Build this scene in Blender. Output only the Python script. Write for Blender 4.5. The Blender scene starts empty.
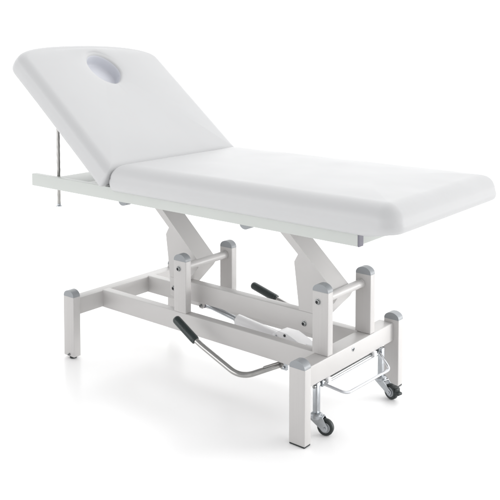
import bpy, bmesh, math, random
from mathutils import Vector, Matrix
import mathutils.noise as mn

random.seed(4)
sc = bpy.context.scene
col = sc.collection
PI = math.pi

# ------------------------------------------------------------------ materials
def mat(name, base, rough=.4, metal=0., spec=.5, coat=0., bump=0., bscale=200., streak=None,
        var=0., vscale=6., sheen=0., bump2=0., b2scale=8., rvar=0.):
    m = bpy.data.materials.new(name); m.use_nodes = True
    nt = m.node_tree; N = nt.nodes; Lk = nt.links
    b = N['Principled BSDF']
    b.inputs['Base Color'].default_value = (*base, 1)
    b.inputs['Roughness'].default_value = rough
    b.inputs['Metallic'].default_value = metal
    b.inputs['Specular IOR Level'].default_value = spec
    b.inputs['Coat Weight'].default_value = coat
    b.inputs['Coat Roughness'].default_value = .12
    tc = N.new('ShaderNodeTexCoord')
    last = None
    def noise(scale, vec=None, detail=4.):
        n = N.new('ShaderNodeTexNoise'); n.inputs['Scale'].default_value = scale
        n.inputs['Detail'].default_value = detail
        Lk.new(vec or tc.outputs['Object'], n.inputs['Vector']); return n
    vec = None
    if streak:
        mp = N.new('ShaderNodeMapping'); mp.inputs['Scale'].default_value = streak
        Lk.new(tc.outputs['Object'], mp.inputs['Vector']); vec = mp.outputs['Vector']
    if var:
        n = noise(vscale, vec)
        mx = N.new('ShaderNodeMix'); mx.data_type = 'RGBA'
        mx.inputs[6].default_value = (*[c*(1-var) for c in base], 1)
        mx.inputs[7].default_value = (*[min(1, c*(1+var)) for c in base], 1)
        Lk.new(n.outputs['Fac'], mx.inputs[0]); Lk.new(mx.outputs[2], b.inputs['Base Color'])
    if rvar:
        n = noise(vscale*1.7, vec)
        mr = N.new('ShaderNodeMapRange')
        mr.inputs['To Min'].default_value = max(.02, rough-rvar); mr.inputs['To Max'].default_value = rough+rvar
        Lk.new(n.outputs['Fac'], mr.inputs['Value']); Lk.new(mr.outputs['Result'], b.inputs['Roughness'])
    for st, s, v in ((bump, bscale, vec if streak else None), (bump2, b2scale, None)):
        if st:
            n = noise(s, v)
            bp = N.new('ShaderNodeBump'); bp.inputs['Strength'].default_value = st
            bp.inputs['Distance'].default_value = .002 if s > 50 else .01
            Lk.new(n.outputs['Fac'], bp.inputs['Height'])
            if last: Lk.new(last.outputs['Normal'], bp.inputs['Normal'])
            Lk.new(bp.outputs['Normal'], b.inputs['Normal']); last = bp
    return m

VINYL   = mat('white_vinyl', (.505, .508, .513), rough=.42, spec=.4, bump=.10, bscale=520., bump2=.16, b2scale=7., rvar=.05, vscale=5)
LINING  = mat('hole_lining', (.63, .64, .68), rough=.5, spec=.3, bump=.15, bscale=420.)
PAINT   = mat('warm_white_paint', (.52, .509, .501), rough=.36, spec=.45, bump=.12, bscale=330., var=.02, vscale=9., rvar=.06)
BRUSHED = mat('satin_white_profile', (.505, .493, .485), rough=.38, spec=.45, bump=.10, bscale=90., streak=(3.2, 3.2, .05), var=.045, vscale=60.)
RAILP   = mat('pale_grey_paint', (.505, .525, .505), rough=.4, spec=.4, bump=.10, bscale=330., var=.015, vscale=8.)
GREYCAP = mat('grey_plastic', (.27, .285, .30), rough=.38, spec=.5, bump=.25, bscale=420., var=.06, vscale=30.)
DARKCAP = mat('dark_grey_plastic', (.16, .155, .19), rough=.45, bump=.2, bscale=300.)
RUBBER  = mat('black_rubber', (.012, .018, .018), rough=.5, spec=.5, bump=.25, bscale=600., var=.25, vscale=40.)
GRIP    = mat('black_grip', (.013, .022, .022), rough=.34, spec=.5, bump=.5, bscale=260., var=.3, vscale=25.)
STEEL   = mat('brushed_steel', (.40, .395, .385), rough=.24, metal=1., bump=.06, bscale=300., var=.1, vscale=40.)
CHROME  = mat('chrome', (.50, .51, .53), rough=.13, metal=1., var=.05, vscale=30.)
ZINC    = mat('zinc_plate', (.42, .44, .46), rough=.28, metal=1., bump=.12, bscale=160., var=.14, vscale=45.)
ROD     = mat('ratchet_steel', (.31, .305, .295), rough=.3, metal=1., var=.1, vscale=60.)
BOLT    = mat('bolt_steel', (.30, .31, .31), rough=.3, metal=1., var=.2, vscale=80.)
DARK    = mat('socket_black', (.02, .022, .025), rough=.5)
WHITEPL = mat('white_plastic', (.88, .88, .89), rough=.32, spec=.5, bump=.1, bscale=200.)

# ------------------------------------------------------------------ mesh helpers
class MB:
    def __init__(s): s.bm = bmesh.new()
    def _add(s, tmp, mi=0, mtx=None):
        if mtx is not None: bmesh.ops.transform(tmp, matrix=mtx, verts=tmp.verts)
        bmesh.ops.recalc_face_normals(tmp, faces=tmp.faces)
        for f in tmp.faces: f.material_index = mi
        me = bpy.data.meshes.new('tmp'); tmp.to_mesh(me); tmp.free()
        s.bm.from_mesh(me); bpy.data.meshes.remove(me); return s
    def box(s, x0, x1, y0, y1, z0, z1, bev=.003, mi=0, mtx=None, seg=3):
        t = bmesh.new(); bmesh.ops.create_cube(t, size=1)
        for v in t.verts:
            v.co = Vector((x0+(v.co.x+.5)*(x1-x0), y0+(v.co.y+.5)*(y1-y0), z0+(v.co.z+.5)*(z1-z0)))
        if bev: bmesh.ops.bevel(t, geom=t.edges[:], offset=bev, segments=seg, profile=.5, affect='EDGES')
        return s._add(t, mi, mtx)
    def prism(s, prof, y0, y1, bev=.002, mi=0, mtx=None, seg=2):
        """profile in XZ, extruded along Y"""
        t = bmesh.new()
        a = [t.verts.new((x, y0, z)) for x, z in prof]; b = [t.verts.new((x, y1, z)) for x, z in prof]
        t.faces.new(a); t.faces.new(b[::-1]); n = len(prof)
        for i in range(n): t.faces.new((a[i], b[i], b[(i+1) % n], a[(i+1) % n]))
        if bev:
            ed = [e for e in t.edges if len(e.link_faces) == 2 and e.calc_face_angle(0) > .5]
            bmesh.ops.bevel(t, geom=ed, offset=bev, segments=seg, profile=.5, affect='EDGES')
        return s._add(t, mi, mtx)
    def cyl(s, a, b, r, r2=None, seg=32, bev=.001, mi=0):
        a, b = Vector(a), Vector(b); d = b-a
        t = bmesh.new()
        bmesh.ops.create_cone(t, cap_ends=True, segments=seg, radius1=r, radius2=r if r2 is None else r2, depth=d.length)
        if bev:
            ed = [e for e in t.edges if len(e.link_faces) == 2 and e.calc_face_angle(0) > .8]
            bmesh.ops.bevel(t, geom=ed, offset=bev, segments=2, profile=.5, affect='EDGES')
        q = d.to_track_quat('Z', 'Y')
        return s._add(t, mi, Matrix.Translation((a+b)/2) @ q.to_matrix().to_4x4())
    def tube(s, pts, r, seg=20, mi=0, fillet=0., wob=0.):
        P = [Vector(p) for p in pts]
        if fillet:
            Q = [P[0]]
            for i in range(1, len(P)-1):
                a, b, c = P[i-1], P[i], P[i+1]
                u, v = (a-b).normalized(), (c-b).normalized()
                f = min(fillet, (a-b).length*.48, (c-b).length*.48)
                p0, p1 = b+u*f, b+v*f
                for k in range(11):
                    t = k/10; Q.append(p0.lerp(b, t).lerp(b.lerp(p1, t), t))
            Q.append(P[-1]); P = Q
        t = bmesh.new(); rings = []; n = len(P)
        up = None
        for i in range(n):
            d = (P[min(i+1, n-1)]-P[max(i-1, 0)]).normalized()
            if up is None:
                up = d.orthogonal().normalized()
            else:
                up = (up-d*up.dot(d)).normalized()
            w = d.cross(up)
            rr = r*(1+wob*math.sin(i*1.3))
            rings.append([t.verts.new(P[i]+rr*(math.cos(2*PI*k/seg)*up+math.sin(2*PI*k/seg)*w)) for k in range(seg)])
        for i in range(n-1):
            for k in range(seg):
                t.faces.new((rings[i][k], rings[i][(k+1) % seg], rings[i+1][(k+1) % seg], rings[i+1][k]))
        t.faces.new(rings[0][::-1]); t.faces.new(rings[-1])
        return s._add(t, mi)
    def lathe(s, prof, o, axis, seg=48, mi=0):
        """profile (r, h) revolved about axis through o"""
        t = bmesh.new(); rings = []
        for r, h in prof:
            rings.append([t.verts.new((r*math.cos(2*PI*k/seg), r*math.sin(2*PI*k/seg), h)) for k in range(seg)])
        for i in range(len(prof)-1):
            for k in range(seg):
                t.faces.new((rings[i][k], rings[i][(k+1) % seg], rings[i+1][(k+1) % seg], rings[i+1][k]))
        t.faces.new(rings[0][::-1]); t.faces.new(rings[-1])
        q = Vector(axis).to_track_quat('Z', 'Y')
        return s._add(t, mi, Matrix.Translation(o) @ q.to_matrix().to_4x4())
    def build(s, name, mats, parent=None, smooth=35, label=None):
        me = bpy.data.meshes.new(name); s.bm.to_mesh(me); s.bm.free()
        for m in (mats if isinstance(mats, (list, tuple)) else [mats]): me.materials.append(m)
        for f in me.polygons: f.use_smooth = True
        me.set_sharp_from_angle(angle=math.radians(smooth))
        o = bpy.data.objects.new(name, me); col.objects.link(o)
        if parent: o.parent = parent
        if label: o['label'] = label
        return o

def arch(x0, x1, z0, h, n=24, lip=.003):
    """half-moon profile of the plastic end caps"""
    c, a = (x0+x1)/2, (x1-x0)/2
    return [(x0, z0), (x1, z0)] + [(c+a*math.cos(PI*k/n), z0+lip+(h-lip)*math.sin(PI*k/n)) for k in range(0, n+1)]

def bolt(o, axis, r=.0092, name='bolt', parent=None):
    b = MB(); o = Vector(o); ax = Vector(axis).normalized()
    b.lathe([(r*1.25, -.002), (r*1.25, .0015), (r*1.15, .002), (r, .002), (r, .0055), (r*.86, .0075), (r*.66, .0078), (r*.62, .004)], o, ax, 28, 0)
    b.cyl(o+ax*.0035, o+ax*.0052, r*.61, seg=6, bev=0, mi=1)
    return b.build(name, [BOLT, DARK], parent)

# ------------------------------------------------------------------ dimensions (metres)
W = .683; L = 1.307; H = .275; LW = .0675; LD = .038; YC = W/2

table = bpy.data.objects.new('massage_table', None); col.objects.link(table)
table.location = (0, 0, 0)
table['label'] = 'white padded massage table with raised backrest and face hole on a wheeled metal frame'
table['category'] = 'massage table'

# ------------------------------------------------------------------ legs
def leg(x0, y0, screw=False):
    m = MB(); m.box(x0, x0+LW, y0, y0+LD, .0085 if screw else .005, H, .0028)
    o = m.build('leg', BRUSHED, table)
    c = MB(); c.prism(arch(x0+.0008, x0+LW-.0008, H-.001, .0275), y0+.0008, y0+LD-.0008, .0022); c.build('leg_cap', GREYCAP, o)
    f = MB()
    if screw:
        f.lathe([(.0125, 0), (.0155, .0015), (.0155, .0065), (.007, .0075), (.007, .014)], (x0+LW*.64, y0+LD*.42, -.0003), (0, 0, 1), 28)
    else:
        f.box(x0+.0012, x0+LW-.0012, y0+.0012, y0+LD-.0012, 0, .006, .0012)
    f.build('foot_pad', RUBBER, o)
    if screw: bolt((x0+LW*.56, y0-.0, .018), (0, -1, 0), .0045, 'screw', o)
    return o
leg(0, 0, True); leg(0, W-LD, True)
leg(L-LW, 0); leg(L-LW, W-LD)

# ------------------------------------------------------------------ base frame
m = MB(); m.box(-.004, .054, LD-.004, W-LD+.004, .189, .2615, .003); m.build('base_crossbeam', PAINT, table)
m = MB(); m.box(1.2165, 1.282, LD-.004, W-LD+.004, .188, .2615, .003)
cb = m.build('base_crossbeam', PAINT, table)
s = MB(); o = Vector((1.282, .346, .2425))
s.lathe([(.0085, -.001), (.0085, .0008), (.0065, .002)], o, (1, 0, 0), 24, 0)
s.box(1.2836, 1.2846, .346-.0070, .346+.0070, .2425-.0018, .2425+.0018, 0, 1)
s.box(1.2835, 1.2845, .346-.0018, .346+.0018, .2425-.0070, .2425+.0070, 0, 1)
s.build('screw', [ZINC, DARK], cb)
for y0 in (.18, .463):
    m = MB(); m.box(.048, 1.2225, y0, y0+.04, .1865, .266, .003); m.build('base_beam', PAINT, table)

# ------------------------------------------------------------------ pivot posts with caps, bolts and round cross tube
for (x0, zb, zt, px, pz) in ((.5035, .266, .4835, .5345, .4505), (1.2105, .2615, .4945, 1.236, .4565)):
    for (y0, y1) in ((.18, .2135), (.4725, .506)):
        m = MB(); m.box(x0, x0+.069, y0, y1, zb, zt, .0028)
        p = m.build('pivot_post', BRUSHED, table)
        c = MB(); c.prism(arch(x0+.0008, x0+.069-.0008, zt-.001, .0285), y0+.0008, y1-.0008, .0022); c.build('post_cap', GREYCAP, p)
        side = -1 if y0 < YC else 1
        bolt((px, y0 if side < 0 else y1, pz), (0, side, 0), .0092, 'bolt', p)
    m = MB(); m.cyl((px, .2135, pz), (px, .4725, pz), .0168, bev=0)
    for ya, yb in ((.2137, .2177), (.4683, .4723)):
        m.cyl((px, ya, pz), (px, yb, pz), .0190, bev=.0015)
    m.build('pivot_tube', PAINT, table)

# ------------------------------------------------------------------ swing arms (cranked lift arms)
def arm(dx):
    P = [(.872, .7455), (1.0665, .5795), (1.0485, .5480), (1.070, .386), (1.074, .310), (1.088, .296), (1.112, .296),
         (1.236, .425), (1.2495, .447), (1.2440, .4575), (.924, .7455)]
    P = [(x+dx, z) for x, z in P]
    m = MB(); m.prism(P, .288, .394, .003)
    a = m.build('swing_arm', PAINT, table)
    bolt((1.100+dx, .285, .3175), (0, -1, 0), .0092, 'bolt', a)
    bolt((1.100+dx, .394, .3175), (0, 1, 0), .0092, 'bolt', a)
    return a
arm(0); arm(-.698)
m = MB(); m.box(.378, 1.150, .285, .328, .282, .363, .003); m.build('link_bar', PAINT, table)

# ------------------------------------------------------------------ bed frame
for (y0, y1) in ((-.023, .004), (W-.004, W+.023)):
    m = MB(); m.box(-.184, 1.5285, y0, y1, .746, .7995, .0022)
    r = m.build('bed_rail', RAILP, table)
    c = MB(); c.box(1.5285, 1.5335, y0-.0004, y1+.0004, .7456, .7999, .0016); c.build('rail_end_cap', DARKCAP, r)
    for bx in (.397, 1.044):
        ym = y0+.034 if y0 < YC else y1-.034
        b = MB(); b.prism([(x, z) for x, z in [(bx+.024*math.cos(PI+PI*k/20), .7455+.019*math.sin(PI+PI*k/20)) for k in range(21)]] + [(bx+.024, .752), (bx-.024, .752)], ym-.016, ym+.016, .002)
        b.build('bumper', GREYCAP, r)
m = MB(); m.box(-.045, .16, .0045, W-.0045, .783, .7945, .002); m.build('bed_panel', RAILP, table)
for x0, x1 in ((.165, .265), (.865, .965), (1.494, 1.527)):
    m = MB(); m.box(x0, x1, .004, W-.004, .7475, .7965, .0022); m.build('bed_crossbar', RAILP, table)

# ------------------------------------------------------------------ backrest support rods
for y in (.026, W-.026):
    m = MB()
    pts = [(-.055, y, .668+.0075*k) for k in range(56)]
    m.tube(pts, .0074, 16, wob=.06)
    r = m.build('support_rod', ROD, table)
    f = MB()
    f.lathe([(.010, 0), (.0135, .001), (.0135, .005), (.008, .0065), (.0088, .013), (.0074, .014)], (-.055, y, .659), (0, 0, 1), 28)
    f.build('rod_foot', ZINC, r)

# ------------------------------------------------------------------ upholstery
def rounded_rect(x0, x1, y0, y1, r, d, per=18, seg=30):
    """CCW outline of a rounded rectangle inset by d; the same vertex count for every d"""
    x0 += d; x1 -= d; y0 += d; y1 -= d
    pts = []
    q = [max(v-d, .004) for v in r]          # near foot, far foot, far head, near head
    for (cx, cy, a0, r) in ((x1-q[0], y0+q[0], -PI/2, q[0]), (x1-q[1], y1-q[1], 0, q[1]), (x0+q[2], y1-q[2], PI/2, q[2]), (x0+q[3], y0+q[3], PI, q[3])):
        for k in range(per+1):
            a = a0+PI/2*k/per
            pts.append((cx+r*math.cos(a), cy+r*math.sin(a)))
    out = []
    n = len(pts)
    # insert points along the straight runs
    for c in range(4):
        blk = pts[c*(per+1):(c+1)*(per+1)]
        out += blk
        a = blk[-1]; b = pts[((c+1)*(per+1)) % n]
        for k in range(1, seg):
            t = k/seg; out.append((a[0]+(b[0]-a[0])*t, a[1]+(b[1]-a[1])*t))
    return out

def seat():
    x0, x1, y0, y1 = .336, 1.674, -.045, .745
    zb, zt, R = .786, .897, .060
    rings = []   # (inset, z)
    rings += [(.060, .7995), (.022, .7995), (.0212, .790), (.0195, .7868), (.0165, .7863), (.0105, .7890), (.0050, .7955)]
    rings += [(.0015, .805), (.0, .817), (.0005, .829), (.003, zt-R+.001)]
    for k in range(1, 13):
        a = PI/2*k/12
        rings.append((.003+R*(1-math.cos(a)), zt-R+R*math.sin(a)))
    for d, h in ((.078, .0012), (.095, .0026), (.12, .0045), (.155, .0066), (.20, .0085), (.26, .0094), (.32, .0098), (.365, .0099)):
        rings.append((d, zt+h))
    bm = bmesh.new(); VR = []
    for d, z in rings:
        VR.append([bm.verts.new((x, y, z)) for x, y in rounded_rect(x0, x1, y0, y1, (.066, .035, .05, .045), d)])
    n = len(VR[0])
    for i in range(len(VR)-1):
        for k in range(n):
            bm.faces.new((VR[i][k], VR[i][(k+1) % n], VR[i+1][(k+1) % n], VR[i+1][k]))
    bm.faces.new(VR[0][::-1])
    bmesh.ops.triangulate(bm, faces=[bm.faces.new(VR[-1])])
    for v in bm.verts:
        x, y, z = v.co
        # beyond the rail ends the cover wraps flush under the base board instead of hanging over the rail
        if x > 1.56 and z < .83: v.co.z = z = z+.013*min(1, (x-1.56)/.08)*(.83-z)/.044
        if z < .7885: continue
        # the head end rolls over in a fuller curve under the backrest
        if x < x0+.10 and z > .83:
            t = 1-(x-x0)/.10
            v.co.z -= .020*t*t*min(1, (z-.83)/.06)
        w = mn.noise(Vector((x*5, y*5, z*9)))*.0022 + mn.noise(Vector((x*14, y*14, z*20+7)))*.0008
        v.co += Vector((0, 0, 1))*w if z > zt-.02 else (Vector((0, -1 if y < YC else 1, 0))*w*.8)
        # gathered folds of the cover at the corners
        for cx, cy in ((x0, y0), (x1, y0), (x1, y1), (x0, y1)):
            dd = math.hypot(x-cx, y-cy)
            if dd < .16 and z < .885:
                ang = math.atan2(y-cy, x-cx)
                fo = math.sin((z-.79)*150+dd*60+ang*3)*.0004*max(0, 1-dd/.16)
                v.co.x += fo*(1 if cx > 1 else -1); v.co.y += fo*(1 if cy > YC else -1)
    bmesh.ops.recalc_face_normals(bm, faces=bm.faces)
    m = MB(); m.bm.free(); m.bm = bm
    return m.build('seat_cushion', VINYL, table, smooth=70)
seat()

# backrest: plate with rounded head, thick soft edges and a face hole right through it
TH = .6734; BT = .093
BU = Vector((-math.cos(TH), 0, math.sin(TH))); BN = Vector((math.sin(TH), 0, math.cos(TH)))
BP = Vector((.3125, 0, .7975))
def bpt(s, y, t): return BP + BU*s + BN*t + Vector((0, y, 0))
def backrest():
    yn, yf, top, scd, nn, nf = -.054, .780, .828, .130, 3.0, 2.2
    yc, hw = (yn+yf)/2, (yf-yn)/2
    rb, s0 = .014, -.002
    s1 = top-scd
    def inset(d):
        r = max(rb-d, .0025); lo, ya, yb = s0+d, yn+d, yf-d
        B = []
        for k in range(9):
            a = PI+PI/2*k/8; B.append(Vector((lo+r+r*math.cos(a), ya+r+r*math.sin(a))))
        for k in range(1, 50): B.append(Vector((lo, ya+r+(yb-ya-2*r)*k/50)))
        for k in range(9):
            a = PI-PI/2*k/8; B.append(Vector((lo+r+r*math.cos(a), yb-r+r*math.sin(a))))
        B[:9] = B[:9][::-1]
        for k in range(1, 46): B.append(Vector((lo+r+(s1-lo-r)*k/46, yb)))
        K = 90
        for k in range(K+1):
            a = PI*k/K; c = math.cos(a); mm = nf if c > 0 else nn
            B.append(Vector((s1+(scd-d)*math.sin(a)**(2/mm), yc+(hw-d)*math.copysign(abs(c)**(2/mm), c))))
        for k in range(1, 46): B.append(Vector((s1-(s1-lo-r)*k/46, ya)))
        return B
    B = inset(0); n = len(B)
    hs, hy = .628, .358
    def hole(d):
        r = []
        for i in range(n):
            v = Vector(B[i])-Vector((hs, hy)); a = math.atan2(v.y, v.x)
            # oval, a little wider across, slightly waisted on the lower side
            ra, rb_ = .104+d, .081+d
            rr = 1/math.sqrt((math.cos(a)/ra)**2+(math.sin(a)/rb_)**2)
            rr *= 1-.10*math.exp(-((a-PI*.80)/.55)**2)
            r.append(Vector((hs+rr*math.cos(a), hy+rr*math.sin(a))))
        return r
    bm = bmesh.new()
    def flare(p): return p[1]-.016*(max(0, p[0])/.8)**2*min(1, max(0, (yc-p[1])/hw))
    def ring(pts, t): return [bm.verts.new(bpt(p[0], flare(p), tt)) for p, tt in zip(pts, t if isinstance(t, list) else [t]*n)]
    R, M = [], []
    E = .040
    I0 = inset(0)
    # back hole wall -> back face -> outer edge -> front face -> hole lip -> hole wall
    H0 = hole(.002)
    back = inset(.012)
    for f in (0, .12, .35, .65, 1):
        R.append(ring([H0[i].lerp(back[i], f) for i in range(n)], 0.))
    R.append(ring(inset(.005), .0015)); R.append(ring(inset(.0012), .007))
    R.append(ring(inset(0.), .018)); R.append(ring(inset(0.), .032)); R.append(ring(inset(.0012), .046))
    e0 = .0035
    for k in range(0, 11):
        a = PI/2*k/10
        R.append(ring(inset(e0+E*1.12*(1-math.cos(a))), BT-E+E*math.sin(a)))
    fr = inset(e0+E*1.12)
    lip = hole(.016)
    for f, h in ((.06, .0016), (.15, .0036), (.3, .0060), (.5, .0074), (.7, .0070), (.86, .0054), (.95, .0030), (1, .0005)):
        R.append(ring([fr[i].lerp(lip[i], f) for i in range(n)], BT+h))
    nvin = len(R)
    for k in range(1, 7):
        a = PI/2*k/6
        R.append(ring(hole(.016-.018*math.sin(a)), BT-.018*(1-math.cos(a))))
    R.append(ring(hole(-.004), BT*.5)); R.append(ring(hole(-.004), .036)); R.append(ring(hole(-.012), .030))
    R.append(ring(hole(-.03), .029))
    nr = len(R)
    lid = bm.faces.new(R[-1]); lid.material_index = 1
    bot = bm.faces.new(R[0][::-1])
    for i in range(nr-1):
        j = i+1
        for k in range(n):
            f = bm.faces.new((R[i][k], R[i][(k+1) % n], R[j][(k+1) % n], R[j][k]))
            f.material_index = 1 if i >= nvin+3 else 0
    for v in bm.verts:
        c = v.co; w = mn.noise(Vector((c.x*4, c.y*4, c.z*4)))*.0016+mn.noise(Vector((c.x*13, c.y*13, c.z*13)))*.0005
        v.co += BN*w
    bmesh.ops.recalc_face_normals(bm, faces=bm.faces)
    m = MB(); m.bm.free(); m.bm = bm
    return m.build('backrest', [VINYL, LINING], table, smooth=60)
back = backrest()

# ------------------------------------------------------------------ hydraulic lift
m = MB()
A, B_ = Vector((.722, .335, .2335)), Vector((.955, .335, .206))
m.lathe([(.018, 0), (.0245, .003), (.0255, .215), (.027, .218), (.027, .235), (.018, .24)], A, (B_-A), 40)
m.cyl(B_+(B_-A)*.02, (1.217, .335, .205), .012, bev=.001)
cyl = m.build('hydraulic_cylinder', WHITEPL, table)
m = MB(); m.cyl((.545, .335, .2625), A+(B_-A)*.1, .0104, bev=0)
m.lathe([(.0125, -.003), (.0138, 0), (.0138, .008), (.0125, .010)], A-(B_-A).normalized()*.008, (B_-A), 28)
m.build('piston_rod', ZINC, cyl)
for ya in (.318, .358):
    m = MB(); m.prism([(.515, .281), (.515, .258), (.523, .246), (.54, .246), (.549, .258), (.549, .281)], ya, ya+.006, .0012)
    m.build('mounting_lug', PAINT, cyl)
bolt((.532, .318, .259), (0, -1, 0), .0055, 'lug_bolt', cyl)
m = MB(); m.cyl((.538, .324, .262), (.538, .358, .262), .0155, bev=.002); m.build('rod_eye', DARKCAP, cyl)
m = MB()
m.prism([(.925, .180), (.93, .232), (.962, .249), (1.0, .247), (1.06, .224), (1.135, .186), (1.13, .168), (.95, .162)], .306, .374, .006, 0, None, 3)
m.cyl((.99, .3062, .237), (.99, .3045, .237), .0055, bev=0, mi=1)
m.cyl((.948, .3062, .226), (.948, .303, .226), .0045, bev=0, mi=2)
m.build('valve_block', [WHITEPL, DARK, ZINC], cyl)
m = MB(); m.tube([(1.10, .341, .192), (1.145, .341, .202), (1.175, .341, .218)], .005, 14, fillet=.02); m.build('release_pin', ZINC, cyl)

# pump levers
def lever(pts, g0, g1, sgn):
    m = MB(); m.tube(pts, .0108, 22, fillet=.055); lv = m.build('pump_lever', STEEL, table)
    a, b = Vector(g0), Vector(g1); l = (b-a).length
    g = MB()
    prof = [(.006, -.004), (.012, -.002), (.0158, .003), (.0172, .010)]
    k = 0
    while .016+k*.0075 < l-.012:
        h = .016+k*.0075
        prof += [(.0168, h), (.0174, h+.0035)]; k += 1
    prof += [(.0166, l-.010), (.0160, l-.002), (.0125, l)]
    g.lathe(prof, a, b-a, 36)
    g.build('grip', GRIP, lv)
    return lv
lv = lever([(.640, .07, .2775), (.7333, .07, .2229), (.962, .07, .1365), (1.045, .227, .163), (1.085, .303, .172)], (.622, .07, .288), (.7333, .07, .2229), -1)
m = MB(); m.tube([(1.008, .15, .163), (1.052, .225, .1765), (1.09, .30, .182)], .0042, 14)
m.cyl((1.046, .205, .163), (1.056, .222, .166), .0155, bev=.002)
m.build('linkage_rod', STEEL, lv)
m = MB(); m.prism([(1.052, .150), (1.052, .182), (1.075, .182), (1.075, .150)], .205, .216, .002); m.cyl((1.063, .205, .160), (1.063, .199, .160), .0055, seg=6, bev=.001)
m.build('lever_bracket', ZINC, lv)
lever([(.610, .6, .2868), (.7262, .6, .2566), (.992, .6, .188), (1.06, .47, .172), (1.085, .379, .172)], (.588, .6, .2925), (.7262, .6, .2566), 1)

# ------------------------------------------------------------------ castors with lowering pedal
def castor(sx, sy, wx, wy, tab):
    zc = .0305; ctr = Vector((wx, wy, zc))
    d = Vector((wx-sx, wy-sy, 0)).normalized(); ax = Vector((d.y, -d.x, 0))
    s = MB(); s.box(-.010, .010, -.010, .010, .078, .188, .002, mtx=Matrix.Translation((sx, sy, 0)))
    st = s.build('castor', ZINC, table)
    M4 = Matrix.Translation((sx, sy, 0)) @ Matrix.Rotation(math.atan2(d.y, d.x), 4, 'Z')
    f = MB()
    f.lathe([(.012, .056), (.021, .058), (.0235, .064), (.0235, .071), (.019, .076), (.012, .079)], (sx, sy, 0), (0, 0, 1), 36)
    lw = (Vector((wx, wy, 0))-Vector((sx, sy, 0))).length
    pr = [(-.020, .066), (-.020, .057), (lw-.013, zc-.006), (lw-.006, zc-.0115), (lw+.006, zc-.0115), (lw+.012, zc-.003), (lw+.012, zc+.007), (.030, .062), (.026, .068)]
    for y0, y1 in ((-.0155, -.0132), (.0132, .0155)):
        f.prism(pr, y0, y1, .0008, mtx=M4)
    f.box(-.020, .028, -.0154, .0154, .062, .068, .002, mtx=M4)
    f.cyl(ctr-ax*.019, ctr+ax*.019, .0048, seg=6, bev=.0008)
    f.lathe([(.005, 0), (.007, .001), (.007, .006), (.004, .008)], M4 @ Vector((.017, -.004, .067)), (0, 0, 1), 20)
    f.build('fork', ZINC, st)
    w = MB()
    r, h = .0300, .0105
    w.lathe([(.019, -h+.001), (r-.005, -h), (r-.0015, -h+.002), (r, -h+.005), (r, h-.005), (r-.0015, h-.002), (r-.005, h), (.019, h-.001)], ctr, ax, 48, 0)
    w.lathe([(.004, -h-.0008), (.0175, -h-.0008), (.019, -h+.0012), (.019, h-.0012), (.0175, h+.0008), (.004, h+.0008)], ctr, ax, 36, 1)
    w.build('wheel', [RUBBER, GREYCAP], st)
    if tab:
        b = MB(); b.box(lw+.022, lw+.047, -.012, .012, .030, .040, .003, mtx=M4)
        b.box(lw+.005, lw+.03, -.012, .012, .052, .057, .002, mtx=M4)
        b.box(lw+.028, lw+.036, -.011, .011, .036, .054, .002, mtx=M4)
        b.build('brake_tab', RUBBER, st)
    return st
castor(1.273, .120, 1.306, .130, False)
castor(1.284, .549, 1.338, .537, True)
m = MB(); m.cyl((1.274, .10, .176), (1.274, .585, .176), .0058, bev=.001); ax = m.build('castor_axle', BOLT, table)
m = MB(); m.tube([(1.279, .150, .1745), (1.354, .192, .144), (1.364, .480, .1435), (1.288, .533, .172)], .0052, 18, fillet=.022)
pd = m.build('lowering_pedal', CHROME, ax)
m = MB(); m.tube([(1.287, .168, .170), (1.287, .515, .168)], .0026, 14); m.build('return_rod', ZINC, ax)
for y in (.172, .490):
    m = MB(); m.box(1.262, 1.2895, y, y+.020, .163, .1885, .003); m.build('axle_clamp', WHITEPL, ax)
for y in (.140, .535):
    m = MB(); m.box(1.266, 1.286, y, y+.010, .166, .1885, .002); m.build('axle_collar', ZINC, ax)

# ------------------------------------------------------------------ setting: white studio floor
def floor():
    bm = bmesh.new()
    R = 60
    vs = [bm.verts.new((.65+x*R, .34+y*R, 0)) for x, y in ((-1, -1), (1, -1), (1, 1), (-1, 1))]
    bm.faces.new(vs)
    me = bpy.data.meshes.new('floor'); bm.to_mesh(me); bm.free()
    m = mat('white_studio_floor', (.985, .983, .981), rough=.22, spec=.22)
    me.materials.append(m)
    o = bpy.data.objects.new('floor', me); col.objects.link(o); o['kind'] = 'structure'
    o.location.z = -.0006
floor()

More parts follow.
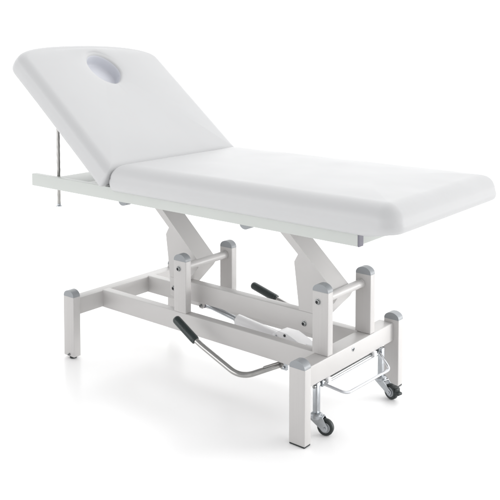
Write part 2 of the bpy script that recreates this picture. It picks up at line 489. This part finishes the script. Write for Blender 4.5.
# ------------------------------------------------------------------ studio light
w = bpy.data.worlds.new('World'); sc.world = w; w.use_nodes = True
nt = w.node_tree; N = nt.nodes; Lk = nt.links
bg = N['Background']; bg.inputs['Strength'].default_value = 1.0
tc = N.new('ShaderNodeTexCoord')
dp = N.new('ShaderNodeVectorMath'); dp.operation = 'DOT_PRODUCT'
d = Vector((.05, -.83, .52)).normalized(); dp.inputs[1].default_value = d
Lk.new(tc.outputs['Generated'], dp.inputs[0])
rp = N.new('ShaderNodeValToRGB')
rp.color_ramp.interpolation = 'EASE'
e = rp.color_ramp.elements
e[0].position = .15; e[0].color = (1.86, 1.86, 1.86, 1)
e[1].position = .85; e[1].color = (.55, .55, .56, 1)
Lk.new(dp.outputs['Value'], rp.inputs['Fac'])
Lk.new(rp.outputs['Color'], bg.inputs['Color'])

def area(name, loc, target, size, power, spread=180):
    l = bpy.data.lights.new(name, 'AREA'); l.shape = 'RECTANGLE'; l.size, l.size_y = size; l.energy = power; l.spread = math.radians(spread)
    o = bpy.data.objects.new(name, l); col.objects.link(o); o.location = loc
    o.rotation_euler = (Vector(target)-Vector(loc)).to_track_quat('-Z', 'Y').to_euler()
    return o
area('softbox_lamp', (1.2, 1.6, 3.6), (.7, .3, .5), (3., 2.4), 8)
area('side_softbox_lamp', (3.4, 2.4, .42), (1.2, .35, .12), (1.4, .7), 3.6, 38)

area('front_softbox_lamp', (-.6, -4.1, 1.15), (.7, .2, .2), (4.5, 1.8), 70)

# ------------------------------------------------------------------ camera
cam = bpy.data.cameras.new('camera'); co = bpy.data.objects.new('camera', cam); col.objects.link(co)
yaw, pit = .687770135, -.0621698693
f = Vector((-math.sin(yaw)*math.cos(pit), math.cos(yaw)*math.cos(pit), math.sin(pit)))
co.location = (2.92687849, -2.26637148, 1.42570858)
co.rotation_euler = f.to_track_quat('-Z', 'Y').to_euler()
cam.sensor_width = 36; cam.lens = 832.938595/500*36
cam.shift_y = -164.472062/500
cam.clip_end = 500
sc.camera = co
sc.view_settings.view_transform = 'Standard'; sc.view_settings.look = 'None'
sc.view_settings.exposure = 0; sc.view_settings.gamma = 1
sc.cycles.max_bounces = 10; sc.cycles.diffuse_bounces = 6
